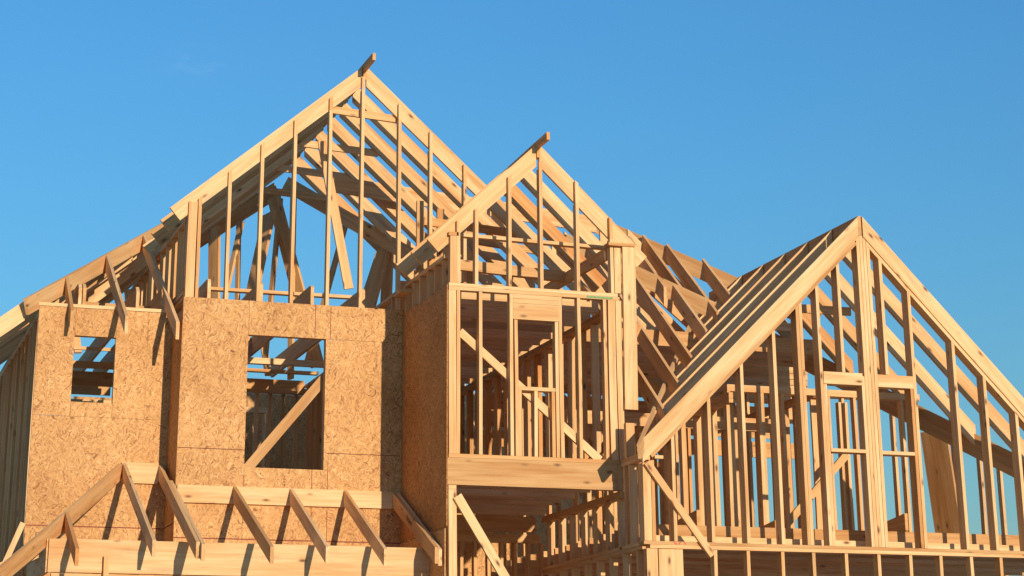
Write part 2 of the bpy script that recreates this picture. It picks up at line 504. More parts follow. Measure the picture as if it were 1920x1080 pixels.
# main gable: studs above the sheathing, notched to lap over the face of the front rafter
ML0, MLP = (3.952, 6.218), (6.225, 8.165)       # left rafter top edge, eave to ridge
MR0, MRP = (9.05, 5.70), (6.283, 8.175)         # right rafter top edge
def zl(x): return MLP[1] - (MLP[0] - x) * (MLP[1] - ML0[1]) / (MLP[0] - ML0[0])
def zr(x): return MRP[1] - (x - MRP[0]) * (MRP[1] - MR0[1]) / (MR0[0] - MRP[0])
def gable_stud(par, x, y0, z0, ztop, zunder, w=T, tint=None, slope=0.88):
    """full depth below the rafter, a thin tongue in front of its face with a bevelled top"""
    m = MB(); tv = random.random() if tint is None else tint
    a = wander(0.005)
    m.board((x, y0 + D4 / 2, z0), (x + a, y0 + D4 / 2, zunder), w, D4, up=(0, 1, 0), tint=tv, bow=(0, 0))
    s = w * slope * 0.8
    m.prism([(x + a - w / 2, zunder), (x + a + w / 2, zunder), (x + a + w / 2, ztop), (x + a - w / 2, ztop - s)], 'Y', y0, y0 + 0.046, tint=tv, d=Vector((0, 0, 1)))
    return m.build('stud', LUM, par)
gw = MB().box(XL + 0.05, XB - 0.03, YM + 0.003, YM + 0.092, 5.05, 5.13).build('gable_wall', LUM, house, "main gable wall of tall bare studs under the highest peak")
yf = YM + 0.002
gable_stud(gw, 4.294, yf, 5.135, 6.37, zl(4.294) - 0.26)
for x, zt in ((4.640, 6.72), (5.012, 7.09), (5.407, 7.43), (5.835, 7.745)):
    gable_stud(gw, x, yf, 5.135, zt, zl(x) - 0.27, tint=0.75)
gable_stud(gw, 6.236, yf, 5.135, 8.03, 7.86, tint=0.45, slope=0)
for x, zt in ((6.705, 7.70), (7.10, 7.38), (7.531, 7.0)):
    gable_stud(gw, x, yf, 5.135 if x < 6.75 else 5.4, zt, zr(x) - 0.27, tint=0.7, slope=-0.9)
m = MB().board((4.212, yf + 0.06, 5.135), (4.216, yf + 0.06, 6.30), 0.10, 0.115, up=(0, 1, 0))
m.build('post', LUM, gw, "wide corner post at the left foot of the main gable")

# knee wall running back from that post
kw = MB().box(XL, XL + 0.089, YM + 0.14, 28.2, 5.26, 5.298, 'Y').box(XL, XL + 0.089, YM + 0.14, 28.2, 5.222, 5.258, 'Y').build('stud_wall', LUM, house, "short studs under the left rafter tails")
kt = zl(XL) - 0.30
MB().box(XL, XL + 0.089, YM + 0.14, 28.2, kt, kt + 0.038, 'Y').build('wall_plate', LUM, kw)
for k in range(11):
    studx(kw, XL + 0.001, YM + 0.2 + k * 0.406, 5.30, kt - 0.002)

# main roof
mr = MB()
mr.prism([(23.2, 8.205), (28.0, 8.19), (28.0, 8.0), (23.62, 8.0), (23.6, 8.105), (23.2, 8.115)], 'X', 6.235, 6.273, tint=0.05)
mroof = mr.build('gable_roof', LUM, house, "highest gable roof of open rafters with its ridge board jutting out")
YK = [23.65 + 0.64 * k for k in range(11)]
for k, y in enumerate(YK):
    sag = wander(0.012) if k else 0
    lo = ML0 if y < 26.2 else (2.0, zl(2.0))
    if k >= 7:
        rafter(mroof, 'Y', y, (11.3, zr(11.3) + sag), (8.5, zr(8.5) + sag))
        continue
    rafter(mroof, 'Y', y, (ML0[0] - (0.0 if k < 4 else 1.2), zl(ML0[0] - (0.0 if k < 4 else 1.2)) + sag), (MLP[0], MLP[1] + sag * 0.3), tint=0.8 if k == 0 else None)
    xe = 9.09 if k < 4 else 11.3
    rafter(mroof, 'Y', y, (xe, zr(xe) + sag), (MRP[0], MRP[1] + sag * 0.3), tint=[0.8, 0.75, 0.35][k] if k < 3 else None)
for i, (y, x0, x1, z) in enumerate(((23.72, 5.87, 6.74, 7.575), (24.97, 5.76, 6.80, 7.50), (26.25, 5.78, 6.76, 7.52), (27.45, 5.86, 6.80, 7.53))):
    MB().board((x0, y, z + 0.03), (x1, y, z - 0.02), T, D4).build('collar_tie', LUM, mroof)
# valley boards where it runs into the roof behind
MB().board((6.30, 28.05, 7.85), (7.80, 26.6, 6.54), T, 0.20).build('valley_rafter', LUM, mroof)
MB().board((6.22, 28.25, 7.80), (4.45, 27.55, 6.42), T, 0.22).build('valley_rafter', LUM, mroof)
for p0, p1, w in (((5.24, 27.3, 5.0), (5.20, 27.45, 6.98), 0.22), ((5.48, 27.0, 5.0), (5.98, 27.6, 7.28), 0.27),
                  ((6.68, 27.5, 5.2), (6.10, 27.9, 7.60), 0.24), ((6.33, 27.55, 5.0), (6.36, 27.8, 7.65), 0.10),
                  ((7.02, 27.0, 5.0), (7.56, 27.1, 7.05), 0.25), ((5.28, 27.6, 5.3), (5.66, 27.9, 7.20), 0.09),
                  ((5.98, 27.6, 5.2), (6.22, 28.0, 7.6), 0.08), ((6.55, 27.6, 5.2), (7.12, 27.7, 7.35), 0.09), ((7.10, 28.0, 5.2), (7.75, 28.2, 7.1), 0.10),
                  ((7.55, 27.3, 5.2), (7.60, 27.3, 6.95), 0.2), ((5.60, 27.7, 5.6), (5.62, 27.9, 7.2), 0.07)):
    MB().board(p0, p1, w, T, up=(0.9, 0.43, 0), tint=0.25).build('roof_brace', LUM, mroof)
MB().board((6.06, 24.95, 7.57), (6.44, 24.95, 5.69), 0.115, T, up=(0, 1, 0), tint=0.9).build('roof_brace', LUM, mroof, "pale brace plank leaning inside the main gable")
MB().board((4.60, 24.8, 5.545), (6.43, 24.8, 5.55), 0.089, T).build('strapping_board', LUM, mroof)
cj = MB().box(4.2, 6.7, 26.5, 26.589, 4.99, 5.066, tint=0.8).build('ceiling_frame', LUM, house, "ceiling joists behind the strand board walls")
for x in (4.44, 5.055, 5.665, 6.285):
    e = [(YM + 0.12, 5.15), (YM + 0.12, 5.40), (YM + 0.16, 5.43), (28.6, 5.43), (28.6, 5.20), (YM + 0.2, 5.20)]
    MB().prism(e, 'X', x, x + T).build('joist', LUM, cj)
for x in (3.05, 3.10, 3.72, 4.02):
    e = [(YW + 0.10, 5.15), (YW + 0.10, 5.36), (YW + 0.18, 5.43), (30, 5.43), (30, 5.2), (YW + 0.2, 5.2)]
    MB().prism(e, 'X', x, x + T).build('joist', LUM, cj)
MB().board((3.05, 25.2, 5.36), (4.2, 25.2, 5.34), 0.089, T).build('strapping_board', LUM, cj)

# ============================================================ left hip roof
hp0, hp1 = Vector((2.42, 24.04, 5.07)), Vector((4.75, 27.13, 7.05))
lh = MB().board(hp0, hp1, T, 0.19, bow=(0, 0), tint=0.35, just=(0, -0.4)).build('hip_roof', LUM, house, "hip rafter and jack rafters over the left wing")
def hipx(x): 
    f = (x - hp0.x) / (hp1.x - hp0.x)
    return hp0 + (hp1 - hp0) * f
for x, yt, zt in ((2.93, 24.0, 5.02), (3.49, 23.58, 4.90), (4.04, 23.40, 4.83)):
    h = hipx(x)
    m = MB()
    pl = raf_poly((yt, zt), (h.y - 0.03, h.z + 0.05), 0.17, 'plumb', 'plumb')
    m.prism(pl, 'X', x, x + T)
    m.build('rafter', LUM, lh)
for k in range(9):
    y = 24.2 + 0.46 * k
    f = (y - hp0.y) / (hp1.y - hp0.y)
    xh = hp0.x + (hp1.x - hp0.x) * min(f, 1.0)
    zh = hp0.z + (hp1.z - hp0.z) * min(f, 1.0) + 0.02
    sl = 0.80
    xe = 2.03
    if k == 0:
        xh, zh = 2.46, 5.17
    rafter(lh, 'Y', y, (xe, zh - sl * (xh - xe)), (xh - 0.02, zh - sl * 0.02), tint=0.85 if k == 0 else None)

# ============================================================ bay
BT = 5.12                    # top of the bay's wall plate
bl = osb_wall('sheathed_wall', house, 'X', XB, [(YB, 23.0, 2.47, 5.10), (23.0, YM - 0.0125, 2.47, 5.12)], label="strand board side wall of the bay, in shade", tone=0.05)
osb_wall('sheathed_wall', house, 'X', XB - 0.014, [(YB + 0.02, YM - 0.014, GZ, 2.455)], label="lower strand board side wall beside the porch")
for k in range(5):
    studx(bl, XB + 0.002, YB + 0.16 + k * 0.406, 2.5, 5.08)
# studs above that wall, up to the rafters
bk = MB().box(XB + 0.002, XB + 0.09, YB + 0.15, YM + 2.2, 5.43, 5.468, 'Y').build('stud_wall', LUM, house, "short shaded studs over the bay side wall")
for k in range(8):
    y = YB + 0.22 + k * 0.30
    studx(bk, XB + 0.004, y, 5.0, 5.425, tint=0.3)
    if k % 2 == 0:
        studx(bk, XB + 0.06, y + 0.12, 4.95, 5.6)

bw = MB().box(XB + 0.012, 8.78, YB, YB + 0.089, 5.082, BT).box(XB + 0.012, 8.80, YB + 0.001, YB + 0.09, 5.042, 5.08) \
    .build('stud_wall', LUM, house, "bay front wall of bare studs with a framed window opening")
MB().box(XB + 0.012, 8.76, YB, YB + 0.089, 3.203, 3.243).build('wall_plate', LUM, bw)
for x, w in ((6.816, 0.086), (6.883, T), (7.167 - 0.03, T), (7.50, T), (7.555, T), (8.032, T), (8.085, T), (8.30, T), (8.62, T), (8.705, 0.085), (8.79, 0.07)):
    stud(bw, x, YB + 0.002, 3.245, 5.04 if abs(x - 7.555) > .01 and abs(x - 8.032) > .01 else 4.75, w=w, tint=0.85 if w > T else None)
MB().box(7.522, 8.064, YB + 0.004, YB + 0.088, 4.757, 4.937).box(7.522, 8.064, YB + 0.003, YB + 0.09, 4.94, 4.99).box(7.522, 8.064, YB + 0.004, YB + 0.088, 4.993, 5.04).build('header', LUM, bw)
MB().box(7.577, 8.01, YB, YB + 0.089, 3.967, 4.007).build('window_sill', LUM, bw)
for x in (7.59, 7.78, 7.985):
    stud(bw, x, YB + 0.003, 3.245, 3.965)
MB().board((6.93, YB + 0.115, 4.60), (8.56, YB + 0.115, 3.25), T, 0.09, tint=0.9).build('diagonal_brace', LUM, bw, "pale diagonal brace inside the bay")
MB().box(8.40, 8.72, YB - 0.0015, YB, 5.050, 5.074).build('grade_stamp', GREEN, bw)
# rim beam and posts
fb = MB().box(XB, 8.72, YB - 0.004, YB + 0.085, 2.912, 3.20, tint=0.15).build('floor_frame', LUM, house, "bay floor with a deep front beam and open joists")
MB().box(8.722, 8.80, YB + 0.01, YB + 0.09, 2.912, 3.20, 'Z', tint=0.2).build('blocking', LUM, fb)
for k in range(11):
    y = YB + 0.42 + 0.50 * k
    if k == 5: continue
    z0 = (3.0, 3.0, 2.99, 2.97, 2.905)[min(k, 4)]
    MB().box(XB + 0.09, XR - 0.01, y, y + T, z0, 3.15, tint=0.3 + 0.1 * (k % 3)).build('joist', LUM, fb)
for z0 in (2.908, 2.954):
    MB().box(XB + 0.092, XB + 0.18, YB + 0.1, 24.3, z0, z0 + 0.04, 'Y').build('wall_plate', LUM, fb)
MB().box(XR - 0.02, XR + 0.07, YB - 0.01, 24.36, 2.83, 2.905, 'Y', tint=0.1).build('beam', LUM, fb)
MB().box(XB + 0.01, XR - 0.1, 24.36, 24.45, 2.72, 2.90, tint=0.2).build('beam', LUM, fb)
MB().board((6.815, YB + 0.045, GZ), (6.815, YB + 0.045, 2.862), 0.09, 0.089, up=(0, 1, 0), tint=0.9).build('post', LUM, fb, "pale corner post under the bay")
MB().box(XB + 0.012, 6.86, YB + 0.004, YB + 0.085, 2.866, 2.908).build('blocking', LUM, fb)
MB().board((6.86, YB - 0.02, 2.79), (7.62, YB - 0.02, 1.60), T, 0.10, tint=0.9).build('diagonal_brace', LUM, fb, "pale diagonal brace under the bay floor")
# wide board nailed on the right of the bay
MB().board((8.895, YB - 0.03, 3.802), (8.912, YB - 0.03, 5.66), 0.155, T, up=(0, 1, 0), tint=0.8).build('post', LUM, bw, "wide upright plank at the right of the bay")
MB().board((8.79, YB + 0.03, 5.125), (8.79, YB + 0.03, 5.66), 0.085, 0.06, up=(0, 1, 0), tint=0.85).build('post', LUM, bw)
MB().box(8.66, 8.985, YB - 0.06, YB + 0.09, 5.665, 5.70, tint=0.1).build('wall_plate', LUM, bw)

# bay gable
BL0, BLP = (6.536, 5.608), (7.835, 6.815)
BR0, BRP = (9.175, 5.59), (7.873, 6.825)
def bl_(x): return BLP[1] - (BLP[0] - x) * (BLP[1] - BL0[1]) / (BLP[0] - BL0[0])
def br_(x): return BRP[1] - (x - BRP[0]) * (BRP[1] - BR0[1]) / (BR0[0] - BRP[0])
bg_ = MB().board((7.03, YB + 0.45, 5.78), (8.9, YB + 0.45, 5.755), 0.089, T).build('gable_wall', LUM, house, "bay gable of short studs under the middle peak")
yf = YB + 0.002
for x, zt in ((6.888, 5.86), (7.095, 6.01), (7.49, 6.42)):
    gable_stud(bg_, x, yf, BT + 0.002, zt, bl_(x) - 0.27, tint=0.9)
gable_stud(bg_, 7.868, yf, BT + 0.002, 6.60, 6.52, tint=0.7, slope=0)
for x, zt in ((8.308, 6.385), (8.722, 5.985)):
    gable_stud(bg_, x, yf, BT + 0.002, zt, br_(x) - 0.27, tint=0.9, slope=-0.9)
MB().board((6.828, YB + 0.045, BT + 0.002), (6.832, YB + 0.045, 5.655), 0.085, 0.085, up=(0, 1, 0), tint=0.75).build('post', LUM, bg_)
MB().box(6.77, 6.885, YB + 0.002, YB + 0.10, 5.658, 5.70, tint=0.1).build('wall_plate', LUM, bg_)
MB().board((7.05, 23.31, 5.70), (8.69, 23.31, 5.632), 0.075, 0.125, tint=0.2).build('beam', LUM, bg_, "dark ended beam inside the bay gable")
m = MB()
m.prism([(21.50, 6.865), (21.88, 6.855), (23.7, 6.79), (23.7, 6.62), (21.84, 6.66), (21.82, 6.77), (21.50, 6.775)], 'X', 7.835, 7.873, tint=0.05)
broof = m.build('gable_roof', LUM, house, "middle gable roof of open rafters over the bay")
for k, y in enumerate((21.86, 22.50, 23.13)):
    rafter(broof, 'Y', y, BL0, BLP, tint=0.8 if k == 0 else 0.4)
    rafter(broof, 'Y', y, BR0, BRP, tint=0.8 if k == 0 else None)
MB().box(6.62, 6.75, 23.2, 23.55, 5.30, 5.335, 'Y', tint=0.2).build('wall_plate', LUM, broof)
MB().board((8.70, 21.93, 5.60), (8.70, 25.6, 5.60), T, D6, tint=0.25).build('purlin', LUM, broof)
MB().board((8.68, 22.9, 5.52), (8.60, 22.2, 5.16), T, D4, tint=0.25).build('roof_brace', LUM, broof)
MB().board((8.0, 24.6, 6.33), (8.9, 24.6, 6.25), T, D4, tint=0.2).build('collar_tie', LUM, broof)
MB().board((7.1, 23.9, 6.35), (8.3, 23.9, 6.28), T, 0.10, tint=0.05).build('collar_tie', LUM, broof)
for x, y in ((7.4, 24.2), (7.05, 23.9), (8.0, 24.9)):
    MB().board((x, y, 5.2), (x, y, 6.6), D4, T, up=(0, 1, 0), tint=0.2).build('roof_brace', LUM, broof)

# bay ceiling and interior walls
bc = MB().box(XB + 0.1, 8.72, YB + 0.46, YB + 0.498, 4.99, 5.18).build('ceiling_frame', LUM, house, "ceiling joists over the bay room")
for k in range(1, 15):
    y = YB + 0.46 + 0.406 * k
    MB().box(XB + 0.1, 8.78, y, y + T, 4.99, 5.18).build('joist', LUM, bc)
iw = MB().box(8.72, 8.81, YB + 0.1, 28.6, 4.945, 4.985, 'Y').box(8.72, 8.81, YB + 0.1, 28.6, 4.904, 4.942, 'Y').box(8.72, 8.81, YB + 0.1, 28.6, 3.20, 3.24, 'Y') \
    .build('stud_wall', LUM, house, "inner stud wall right of the bay room")
for k in range(17):
    studx(iw, 8.721, YB + 0.32 + k * 0.395, 3.242, 4.90)
ib = MB().box(4.3, 8.7, 28.4, 28.489, 4.95, 5.03).box(4.3, 8.7, 28.4, 28.489, 2.95, 3.0).build('stud_wall', LUM, house, "inner stud wall at the back of the bay room")
for k in range(24):
    stud(ib, 4.4 + k * 0.185, 28.402, 3.0, 4.948)
il = MB().box(6.70, 6.79, YM + 0.1, 28.3, 5.02, 5.058, 'Y').build('stud_wall', LUM, house, "inner stud wall right of the tall window")
for k in range(16):
    studx(il, 6.701, YM + 0.2 + k * 0.29, 3.0, 5.018)
# back rooms behind the strand board walls
bb = MB().box(2.7, 6.7, 30.3, 30.39, 4.98, 5.06).build('stud_wall', LUM, house, "back wall of bare studs behind the window openings")
for k in range(24):
    stud(bb, 2.8 + k * 0.165, 30.302, 2.9, 4.976)
MB().box(4.2, 6.7, 28.3, 28.338, 4.93, 5.12, tint=0.1).build('header', LUM, bb)
MB().box(2.7, 4.2, 26.4, 26.438, 5.03, 5.07, tint=0.8).build('header', LUM, bb)
MB().box(2.7, 4.2, 27.6, 27.638, 5.02, 5.11, tint=0.3).build('header', LUM, bb)
MB().box(2.7, 4.2, 28.4, 28.438, 4.93, 5.12, tint=0.2).build('header', LUM, bb)
MB().box(2.7, 4.2, 29.4, 29.438, 4.98, 5.2, tint=0.2).build('header', LUM, bb)
MB().box(2.7, 4.2, 25.4, 25.438, 5.06, 5.15, tint=0.5).build('header', LUM, bb)
MB().box(4.2, 6.7, 27.5, 27.589, 5.07, 5.11, tint=0.4).build('header', LUM, bb)
for x, y, z0, z1 in ((3.42, 27.0, 5.1, 5.75), (3.95, 26.0, 5.2, 5.8), (5.5, 27.3, 5.12, 5.65), (6.1, 27.9, 5.1, 5.7), (5.75, 28.2, 5.1, 5.7)):
    MB().board((x, y, z0), (x + wander(0.1), y + 0.3, z1), D4, T, up=(0, 1, 0), tint=0.3).build('roof_brace', LUM, bb)
osb_wall('sheathed_wall', house, 'Y', 31.2, [(2.7, 3.9, 2.4, 4.7), (3.92, 5.1, 2.4, 5.25), (5.2, 6.42, 2.4, 5.42), (6.42, 7.64, 2.4, 5.42), (7.64, 8.86, 2.4, 5.42), (8.86, 10.08, 2.4, 5.42), (10.08, 11.3, 2.4, 5.42), (11.3, 12.5, 2.4, 5.42)], label="strand board rear wall deep inside the house")

# ============================================================ porch roof
pl = MB().box(4.16, 6.64, YM - 0.052, YM - 0.0125, 2.846, 3.036, tint=0.9).build('porch_roof', LUM, house, "porch roof of sloping rafters below the tall window")
MB().box(3.63, 4.05, YW - 0.052, YW - 0.0125, 3.12, 3.35, tint=0.85).build('ledger_board', LUM, pl)
for x, yt, zt in ((4.785, 21.545, 2.185), (5.432, 21.806, 2.225), (6.06, 21.80, 2.213), (6.635, 21.86, 2.255), (6.676, 21.86, 2.235)):
    m = MB()
    m.prism(raf_poly((yt, zt), (YM - 0.055, 3.035), 0.155, 'plumb', 'plumb'), 'X', x, x + T)
    m.build('rafter', LUM, pl)
for x, yt, zt, zh in ((3.64, 21.92, 2.26, 3.34), (4.05, 21.70, 2.23, 3.33), (4.092, 21.62, 2.20, 3.10)):
    m = MB()
    m.prism(raf_poly((yt, zt), (YW - 0.055 if x < 4.09 else YM + 0.1, zh), 0.155, 'plumb', 'plumb'), 'X', x, x + T)
    m.build('rafter', LUM, pl)
m = MB(); m.board((3.62, 24.2, 3.25), (2.10, 21.62, 1.84), T, 0.17, tint=0.3); m.build('hip_rafter', LUM, pl)
MB().prism(raf_poly((21.86, 2.15), (22.86, 2.62), 0.155, 'plumb', 'plumb'), 'X', 2.86, 2.86 + T).build('rafter', LUM, pl)
MB().box(2.66, 6.80, 22.40, 22.438, 1.962, 2.298, tint=0.55).build('beam', LUM, pl, "long front beam of the porch")
MB().box(2.64, 2.678, 22.44, 24.2, 1.962, 2.298, 'Y', tint=0.4).build('beam', LUM, pl)
MB().box(2.70, 6.80, 22.45, 22.488, 1.962, 2.298, tint=0.5).build('beam', LUM, pl)
MB().box(2.70, 6.80, 22.415, 22.50, 1.915, 1.953, tint=0.6).build('beam', LUM, pl)
for x in (2.75, 3.3, 3.62, 4.14, 4.62, 5.05, 5.62, 6.15, 6.72):
    MB().board((x, 22.46, GZ), (x, 22.46, 1.912), 0.089, T, up=(0, 1, 0)).build('post', LUM, pl)
MB().board((3.245, 22.36, GZ), (3.245, 22.36, 2.13), T * 1.4, 0.06, up=(0, 1, 0), tint=0.95).build('post', LUM, pl, "pale prop standing in front of the porch beam")
MB().board((2.55, 24.0, 2.62), (2.16, 23.9, 1.6), 0.06, T, up=(0, 1, 0), tint=0.95).build('diagonal_brace', LUM, pl, "pale brace leaning at the left corner")
for y, x1 in ((22.75, 1.95), (23.3, 1.9)):
    MB().board((2.62, y, 2.22), (x1, y, 1.86), T, 0.13).build('rafter', LUM, pl)

# ============================================================ right gable
RL0, RLP = (8.75, 3.371), (11.535, 6.06)
RR0, RRP = (14.9, 2.66), (11.595, 6.07)
def rl_(x): return RLP[1] - (RLP[0] - x) * (RLP[1] - RL0[1]) / (RLP[0] - RL0[0])
def rr_(x): return RRP[1] - (x - RRP[0]) * (RRP[1] - RR0[1]) / (RR0[0] - RRP[0])
PT = 2.30
rg = MB().box(XR - 0.02, 15.2, YR, YR + 0.14, 2.272, 2.306).box(XR + 0.05, 15.2, YR - 0.002, YR + 0.138, 2.232, 2.270) \
    .build('gable_wall', LUM, house, "right gable wall of bare studs with a twin window opening")
fy = YR + 0.002
SP = 0.075                   # the flat plate that runs up the slope under the rafter
def rg_stud(x, w=T, ztop=None, z0=PT + 0.008, tint=None):
    zt = (min(rl_(x - w / 2), rr_(x + w / 2)) - 0.295) if ztop is None else ztop
    m = MB(); s = w * 0.9 if ztop is None else 0
    xa, xb = x - w / 2, x + w / 2
    za, zb = (zt, zt + s) if x < 11.5 else (zt + s, zt)
    tv = random.random() if tint is None else tint
    m.prism([(xa, z0), (xb, z0), (xb, zb), (xa, za)], 'Y', fy + wander(0.003), fy + D6, tint=tv, d=Vector((0, 0, 1)))
    return m.build('stud', LUM, rg)
rg_stud(8.80, 0.09, tint=0.95, ztop=3.13); rg_stud(8.87, T, ztop=3.16)
for x in (9.117, 9.56, 9.975, 10.39, 10.74):
    rg_stud(x, tint=0.7 + wander(0.2))
rg_stud(10.70, T)
rg_stud(10.965, T, tint=0.8); rg_stud(11.005, T, ztop=4.09, tint=0.85); rg_stud(11.245, T, z0=4.235)
for dx in (-0.10, -0.058, -0.016, 0.026, 0.068):
    rg_stud(11.585 + dx, T, ztop=5.845 if abs(dx) < 0.09 else 4.20, tint=0.9 + wander(0.1))
rg_stud(11.80, T, z0=4.235); rg_stud(12.10, T, ztop=4.09); rg_stud(12.145, T, tint=0.8)
for x in (12.68, 13.06, 13.45, 13.85, 14.25):
    rg_stud(x, tint=0.7 + wander(0.25))
MB().box(10.99, 11.48, fy, fy + 0.135, 4.095, 4.232, tint=0.9).build('header', LUM, rg)
MB().box(11.66, 12.125, fy, fy + 0.135, 4.09, 4.23, tint=0.8).build('header', LUM, rg)
MB().box(11.03, 11.48, fy - 0.002, fy + 0.137, 3.335, 3.373).build('window_sill', LUM, rg)
MB().box(11.66, 12.12, fy - 0.002, fy + 0.137, 3.33, 3.368).build('window_sill', LUM, rg)
# sloping plates
MB().board((8.86, YR + 0.07, rl_(8.86) - 0.275), (11.50, YR + 0.07, rl_(11.50) - 0.275), 0.14, T, bow=(0, 0)).build('wall_plate', LUM, rg)
MB().board((11.66, YR + 0.07, rr_(11.66) - 0.272), (14.8, YR + 0.07, rr_(14.8) - 0.272), 0.14, T, bow=(0, 0)).build('wall_plate', LUM, rg)
MB().board((8.79, YR - 0.03, 3.13), (9.52, YR - 0.03, 2.165), T, 0.075, tint=0.95).build('diagonal_brace', LUM, rg, "pale diagonal brace nailed across the corner of the right gable")
MB().box(8.90, 9.0, YR + 0.003, YR + 0.06, 3.18, 3.215).build('blocking', LUM, rg)
# red marks on the plate
m = MB()
for x0, x1, z0, z1 in ((9.09, 9.125, 2.302, 2.276), (9.165, 9.15, 2.300, 2.276), (9.21, 9.225, 2.300, 2.276), (9.40, 9.43, 2.303, 2.28), (9.41, 9.49, 2.301, 2.301), (9.42, 9.48, 2.282, 2.285), (9.42, 9.45, 2.29, 2.28)):
    m.board((x0, YR - 0.0022, z0), (x1, YR - 0.0022, z1), 0.0012, 0.013, up=(0, 0, 1) if abs(z1 - z0) < 0.01 else (1, 0, 0), bow=(0, 0))
m.build('spray_mark', RED, rg)

# right roof
m = MB()
m.prism([(YR - 0.002, 6.075), (25.4, 6.06), (25.4, 5.87), (YR - 0.002, 5.85)], 'X', 11.545, 11.583, tint=0.1)
rroof = m.build('gable_roof', LUM, house, "right gable roof of open rafters running down into valleys")
vy0, vy1 = (8.62, 20.98), (11.5, 25.35)         # left valley in plan
def val_x(y): return vy0[0] + (y - vy0[1]) * (vy1[0] - vy0[0]) / (vy1[1] - vy0[1])
for k in range(7):
    y = YR + 0.005 + 0.635 * k
    xl = RL0[0] if k == 0 else val_x(y)
    rafter(rroof, 'Y', y - (0.022 if k == 0 else 0), (xl, rl_(xl)), RLP, dep=0.175 if k == 0 else 0.17, ea='plumb' if k else 'plumb', tint=0.8 if k == 0 else 0.9 + 0.05 * (k % 3))
    xr = RR0[0] if k == 0 else 11.6 + (25.25 - y) / 1.365
    rafter(rroof, 'Y', y - (0.022 if k == 0 else 0), (xr, rr_(xr)), RRP, dep=0.165 if k == 0 else D8, ea='plumb', tint=0.8 if k == 0 else None)
MB().board((8.64, 20.96, 3.215), (11.46, 25.36, 5.985), T, 0.16, tint=0.45, bow=(0, 0)).build('valley_rafter', LUM, rroof)
MB().board((11.60, 25.25, 5.72), (14.75, 20.95, 2.6), T, 0.26, tint=0.2, bow=(0, 0)).build('valley_rafter', LUM, rroof)
for y, z in ((22.5, 5.25), (23.8, 5.3)):
    MB().board((11.0, y, z), (12.1, y, z), T, 0.10).build('collar_tie', LUM, rroof)

# big hip roof behind
r0, r1 = Vector((6.5, 26.05, 7.33)), Vector((10.12, 25.85, 7.0))
hp = MB().board(r0, r1, T, 0.22, tint=0.7, bow=(0, 0)).build('hip_roof', LUM, house, "hip roof framing between the bay and the right gable")
MB().board(r1 + Vector((0, 0, 0)), (12.3, 23.75, 5.38), T, 0.22, tint=0.25, bow=(0, 0)).build('hip_rafter', LUM, hp)
MB().board((9.4, 25.17, 6.56), (10.87, 23.82, 5.46), T, 0.21, tint=0.3, bow=(0, 0)).build('hip_rafter', LUM, hp)
def fz(y): return 3.40 + 0.81 * (y - YR)
for x, ytop, ylow, dz in ((10.82, 25.12, 23.6, 0), (11.2, 24.82, 23.75, 0), (10.33, 25.25, 24.1, 0), (10.56, 25.3, 24.1, 0), (10.48, 24.15, 23.2, 0), (10.02, 24.55, 22.6, 0), (9.62, 24.95, 22.0, 0), (9.22, 25.0, 21.6, 0),
                          (7.9, 25.8, 24.6, 0), (8.6, 25.8, 24.2, 0)):
    MB().prism(raf_poly((ylow, fz(ylow)), (ytop, fz(ytop)), D8, 'plumb', 'plumb'), 'X', x, x + T, tint=0.35).build('rafter', LUM, hp)
for y, xt, zt, xl, zl2 in ((25.3, 10.35, 6.83, 11.7, 5.61), (25.45, 10.0, 6.6, 11.4, 5.35), (26.5, 9.9, 7.05, 11.7, 5.55), (27.2, 9.9, 7.3, 12.0, 5.6), (24.9, 9.8, 6.68, 11.3, 5.46), (25.5, 9.6, 6.35, 11.5, 4.85), (26.2, 9.6, 6.9, 11.6, 5.3), (25.9, 9.3, 6.2, 11.2, 4.7)):
    rafter(hp, 'Y', y, (xl, zl2), (xt, zt), tint=0.75)
MB().board((9.15, 22.6, 4.55), (9.35, 22.6, 4.95), D4, T, up=(0, 1, 0)).build('roof_brace', LUM, hp)

# right section: side wall of the corner and rooms behind
cs = MB().box(XR - 0.002, XR + 0.087, YR + 0.09, YB + 0.0, 3.205, 3.245, 'Y').box(XR - 0.004, XR + 0.085, YR + 0.02, YB, 3.165, 3.203, 'Y') \
    .build('stud_wall', LUM, house, "short corner wall between the bay and the right gable")
for y in (YR + 0.14, YR + 0.42, YR + 0.56):
    studx(cs, XR, y, 2.31, 3.163, tint=0.8)
MB().board((XR + 0.03, YB - 0.2, 3.25), (XR + 0.03, YB - 0.2, 3.62), 0.10, 0.07, up=(0, 1, 0), tint=0.95).build('post', LUM, cs)
MB().board((XR + 0.13, YB - 0.35, 3.25), (XR + 0.13, YB - 0.35, 3.50), 0.06, 0.05, up=(0, 1, 0), tint=0.5).build('post', LUM, cs)
# wall under the bay's right side, with the double plate
ds = MB().box(XR - 0.002, XR + 0.088, YR + 0.09, 24.4, 2.272, 2.312, 'Y').box(XR - 0.004, XR + 0.086, YR + 0.09, 24.4, 2.228, 2.268, 'Y') \
    .build('stud_wall', LUM, house, "stud wall under the right side of the bay")
for k in range(7):
    studx(ds, XR, YB + 0.1 + k * 0.385, 2.314, 2.828, tint=0.7)
for k in range(8):
    studx(ds, XR, YR + 0.25 + k * 0.40, GZ, 2.226, tint=0.6)
